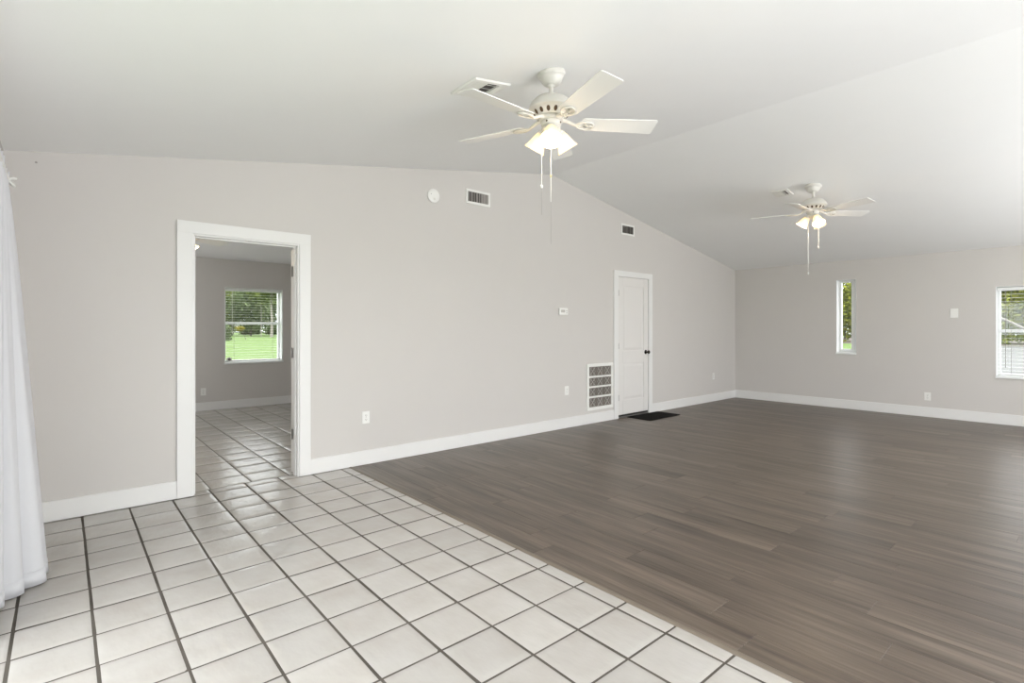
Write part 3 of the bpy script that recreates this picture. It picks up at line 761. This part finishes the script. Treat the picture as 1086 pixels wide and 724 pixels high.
def top_pt(s, f):
    y = -.935-.62*s; x = -.598+.011*math.sin(s*2*PI*11+.6)+.004*math.sin(s*31)
    return Vector((x, y, 0))
w = MB(); grid = []
ZT, ZB_ = 2.138, .012
for j in range(NV+1):
    f = j/NV; z = ZT+(ZB_-ZT)*f; row = []
    k = 0 if z > 2.095 else ((2.095-z)/(2.095-ZB_))**.82
    for i in range(NH+1):
        s = i/NH; a = top_pt(s, f); b_ = bot[i]
        p = a.lerp(b_, k)
        if z > 2.095: p.x += .005*math.sin(s*2*PI*17)*(z-2.095)/.055
        p.z = z-(.012*math.sin(s*9) if j == 0 else 0)
        row.append(w.bm.verts.new(p))
    grid.append(row)
for a, b_ in zip(grid, grid[1:]):
    for i in range(NH): w.bm.faces.new((a[i], a[i+1], b_[i+1], b_[i]))
cur = w.build('curtain', M['cloth'], smooth=True)
so = cur.modifiers.new('thickness', 'SOLIDIFY'); so.thickness = .0015; so.offset = 0
tag(cur, 'white floor length curtain gathered at the left edge beside the gable wall', 'curtain')
w = MB(); ha, hb = [], []
for i in range(NH+1):
    q0 = bot[i]; t = (bot[min(i+1, NH)]-bot[max(i-1, 0)]).normalized(); nrm = Vector((-t.y, t.x, 0))
    if nrm.x < 0 and False: nrm = -nrm
    q1 = grid and top_pt(i/NH, 1).lerp(bot[i], ((2.095-.085)/(2.095-ZB_))**.82)
    ha.append(w.bm.verts.new(Vector((q0.x, q0.y, .011))+nrm*.0025)); hb.append(w.bm.verts.new(Vector((q1.x, q1.y, .085))+nrm*.0025))
for i in range(NH): w.bm.faces.new((ha[i], ha[i+1], hb[i+1], hb[i]))
hm = w.build('hem', M['cloth'], cur, smooth=True)
so = hm.modifiers.new('thickness', 'SOLIDIFY'); so.thickness = .001; so.offset = 0
rd = empty('curtain_rod', (-.592, -.93, 2.100)); tag(rd, 'white curtain rod with an open cage finial at the top left', 'curtain rod')
w = MB(); w.tube([(0, .0, 0), (0, -3.4, 0)], .011, 14); w.build('rod', M['plastic'], rd, smooth=True)
w = MB(); c0 = Vector((0, .0, 0))
w.lathe([(.014, -.004), (.014, .008)], 14, Matrix.Rotation(R(-90), 4, 'X')); w.ball((0, .082, 0), .007, n=10)
for k in range(5):
    a = 2*PI*k/5+.5; d = Vector((math.cos(a), 0, math.sin(a)))
    w.tube([Vector((0, .006, 0))+d*.008, Vector((0, .026, 0))+d*.030, Vector((0, .044, 0))+d*.036, Vector((0, .066, 0))+d*.020, Vector((0, .082, 0))], .0062, 8)
w.build('finial', M['plastic'], rd, smooth=True)
for y in (-.70, -3.2):
    w = MB(); w.tube([(-.0705, y, -.0), (-.01, y, 0)], .006, 8); w.lathe([(.022, 0), (.020, .005)], 16, Matrix.Translation((-.0708, y, 0)) @ Matrix.Rotation(R(90), 4, 'Y'))
    w.lathe([(.016, -.006), (.016, .006)], 16, Matrix.Translation((0, y, 0)) @ Matrix.Rotation(R(90), 4, 'X')); w.build('bracket', M['plastic'], rd, smooth=True)

# ------------------------------------------------------------------ outdoors
GZ = -.15
w = MB(); w.box(-160, 160, BY+.4, 260, GZ-.3, GZ); w.box(9.8, 160, -120, BY+.4, GZ-.3, GZ-.012); w.box(-160, XL-.4, -120, BY+.4, GZ-.3, GZ-.012)
structure(w.build('ground', M['lawn']), 'wide mown green lawn around the house', 'lawn')
w = MB(); w.box(9.9, 59.5, -60, 6.5, GZ-.012, GZ+.01)
structure(w.build('ground', M['drive']), 'pale grey driveway outside the right window', 'driveway')
w = MB(); w.box(59.5, 60.4, -70, 60, GZ-.2, GZ+.06)
o = w.build('curb', M['curb'], bevel=.03); structure(o, 'cream curb at the end of the driveway', 'curb')
w = MB(); w.box(60.4, 100, -70, 60, GZ-.2, GZ+.08)
structure(w.build('ground', M['soil']), 'brown mulch bed under the hedge trees', 'mulch bed')
def tree(name, base, h, rad, crown_z, n, size, m, label, cat, group, bark='bark', tr=.12, lean=(0, 0), seed=0, fill=.5):
    rg = random.Random(seed); e = empty(name, base); tag(e, label, cat, group)
    top = Vector((lean[0], lean[1], crown_z))
    w = MB(); w.tube([(0, 0, -.1), (lean[0]*.3+tr*.4, lean[1]*.3, crown_z*.35), (lean[0]*.7-tr*.3, lean[1]*.7, crown_z*.7), top, (top.x, top.y, crown_z+rad[2]*.5)],
                     [tr*1.3, tr, tr*.85, tr*.7, tr*.25], 8)
    for k in range(4):
        a = rg.random()*2*PI; w.tube([top*.8, top+Vector((math.cos(a)*rad[0]*.5, math.sin(a)*rad[1]*.5, rad[2]*.3))], [tr*.4, tr*.1], 6)
    w.build('trunk', M[bark], e, smooth=True)
    w = MB()
    w.leaves((top.x, top.y, crown_z), rad, n//2, size, rg, fill)
    for k in range(5):
        a = 2*PI*k/5+rg.random(); q = Vector((math.cos(a)*rad[0]*.55, math.sin(a)*rad[1]*.55, rad[2]*rg.uniform(-.45, .5)))
        w.leaves(top+q, (rad[0]*.55, rad[1]*.55, rad[2]*.5), n//10, size, rg, fill)
    w.build('crown', M[m], e)
    return e
far = [(212, 104, 'leaf_dark', 'dark green tree at the left of the lawn view beyond the doorway'),
       (266, 106, 'leaf_dark', 'dark green tree in the middle of the lawn view beyond the doorway'),
       (320, 104, 'leaf_mid', 'mid green tree at the right of the lawn view beyond the doorway'),
       (246, 120, 'leaf_mid', 'mid green tree behind the yellow sapling across the lawn'),
       (288, 121, 'leaf_dark', 'dark green tree behind the thick pale trunk across the lawn')]
for i, (u, D, lm, lab) in enumerate(far):
    tree('lawn_tree', at(u, D, GZ), 14, (3.9, 3.9, 5.2), 6.4, 4200, .36, lm, lab, 'tree', 'trees across the lawn', tr=.16, seed=i)
for i, (u, D) in enumerate(((236, 134), (264, 135), (292, 134), (320, 135))):
    rg = random.Random(40+i); e = empty('shrub', at(u, D, GZ))
    tag(e, ['dark shrub at the back of the lawn left of the yellow sapling', 'dark shrub at the back of the lawn right of the yellow sapling',
            'dark shrub at the back of the lawn behind the pale trunk', 'dark shrub at the back of the lawn right of the window edge'][i], 'shrub', 'shrubs across the lawn')
    w = MB(); w.leaves((0, 0, 1.3), (3.2, 2.0, 1.7), 1500, .35, rg, .3); w.build('foliage', M['leaf_dark'], e)
    w = MB(); w.tube([(0, 0, -.1), (.1, 0, 1.2)], .08, 6); w.build('stem', M['bark'], e)
tree('pale_trunk_tree', at(288, 92, GZ), 12, (2.6, 2.6, 2.8), 8.4, 1100, .34, 'leaf_mid', 'pale trunked tree standing right on the lawn seen beyond the doorway', 'tree', 'trees across the lawn', 'pale_bark', .20, seed=21)
tree('pale_trunk_tree', at(277, 99, GZ), 12, (2.2, 2.2, 2.4), 8.4, 700, .34, 'leaf_mid', 'thin pale trunked tree left of the thicker pale trunk on the lawn', 'tree', 'trees across the lawn', 'pale_bark', .07, seed=22)
tree('yellow_sapling', at(261, 72, GZ), 3, (.66, .58, .36), 1.50, 560, .12, 'leaf_yellow', 'small leaning sapling with a bright yellow crown on the lawn', 'tree', None, 'bark', .035, lean=tuple((-rt*.85)[:2]), seed=23, fill=.2)
rg = random.Random(77); e = empty('shrub', at(240, 64, GZ)); tag(e, 'dense green shrub at the lower left of the lawn view', 'shrub', 'shrubs across the lawn')
w = MB(); w.leaves((0, 0, .95), (.75, .8, 1.1), 900, .13, rg, .25); w.build('foliage', M['leaf_dark'], e)
w = MB(); w.tube([(0, 0, -.1), (.05, 0, .9)], .05, 6); w.build('stem', M['bark'], e)
right = [(852, 0, 'leaf_mid', 'mid green hedge tree left of the slit window view'), (896, 0, 'leaf_bright', 'bright yellow green hedge tree filling the slit window'),
         (944, 0, 'leaf_mid', 'mid green hedge tree right of the slit window view'), (1006, 0, 'leaf_mid', 'mid green hedge tree left of the right window view'),
         (1068, 0, 'leaf_bright', 'bright green hedge tree in the right window view'), (1134, 0, 'leaf_mid', 'mid green hedge tree beyond the right edge of the view'),
         (874, 1, 'leaf_mid', 'mid green hedge tree behind the bright one in the slit window'), (1040, 1, 'leaf_mid', 'mid green hedge tree behind the bright one in the right window'),
         (1098, 1, 'leaf_dark', 'dark green hedge tree behind the others at the right window edge')]
for i, (u, row, lm, lab) in enumerate(right):
    a = (u-543)/FPX; dx = math.sin(YAW)+a*math.cos(YAW); D = (64.5+row*5-CAM.x)/dx
    tree('hedge_tree', at(u, D, GZ+.08), 7, (1.95, 1.7, 3.9), 3.75, 8000, .20, lm, lab, 'tree', 'hedge trees beyond the driveway', tr=.07, seed=60+i, fill=.35)
# pale arching branch in front of the hedge
P0, P1, P2, P3 = at(1040, 33, GZ), at(1046, 33, v=333), at(1062, 33, v=337.5), at(1098, 33, v=355)
e = empty('arching_trunk', P0); tag(e, 'pale bare arching trunk outside the right window', 'tree trunk')
w = MB(); w.tube([Vector(p)-P0 for p in catmull([P0-Vector((0, 0, .1)), at(1041, 33, v=345), P1, P2, P3, at(1112, 33, GZ)], 24)], .075, 8); w.build('trunk', M['pale_bark'], e, smooth=True)
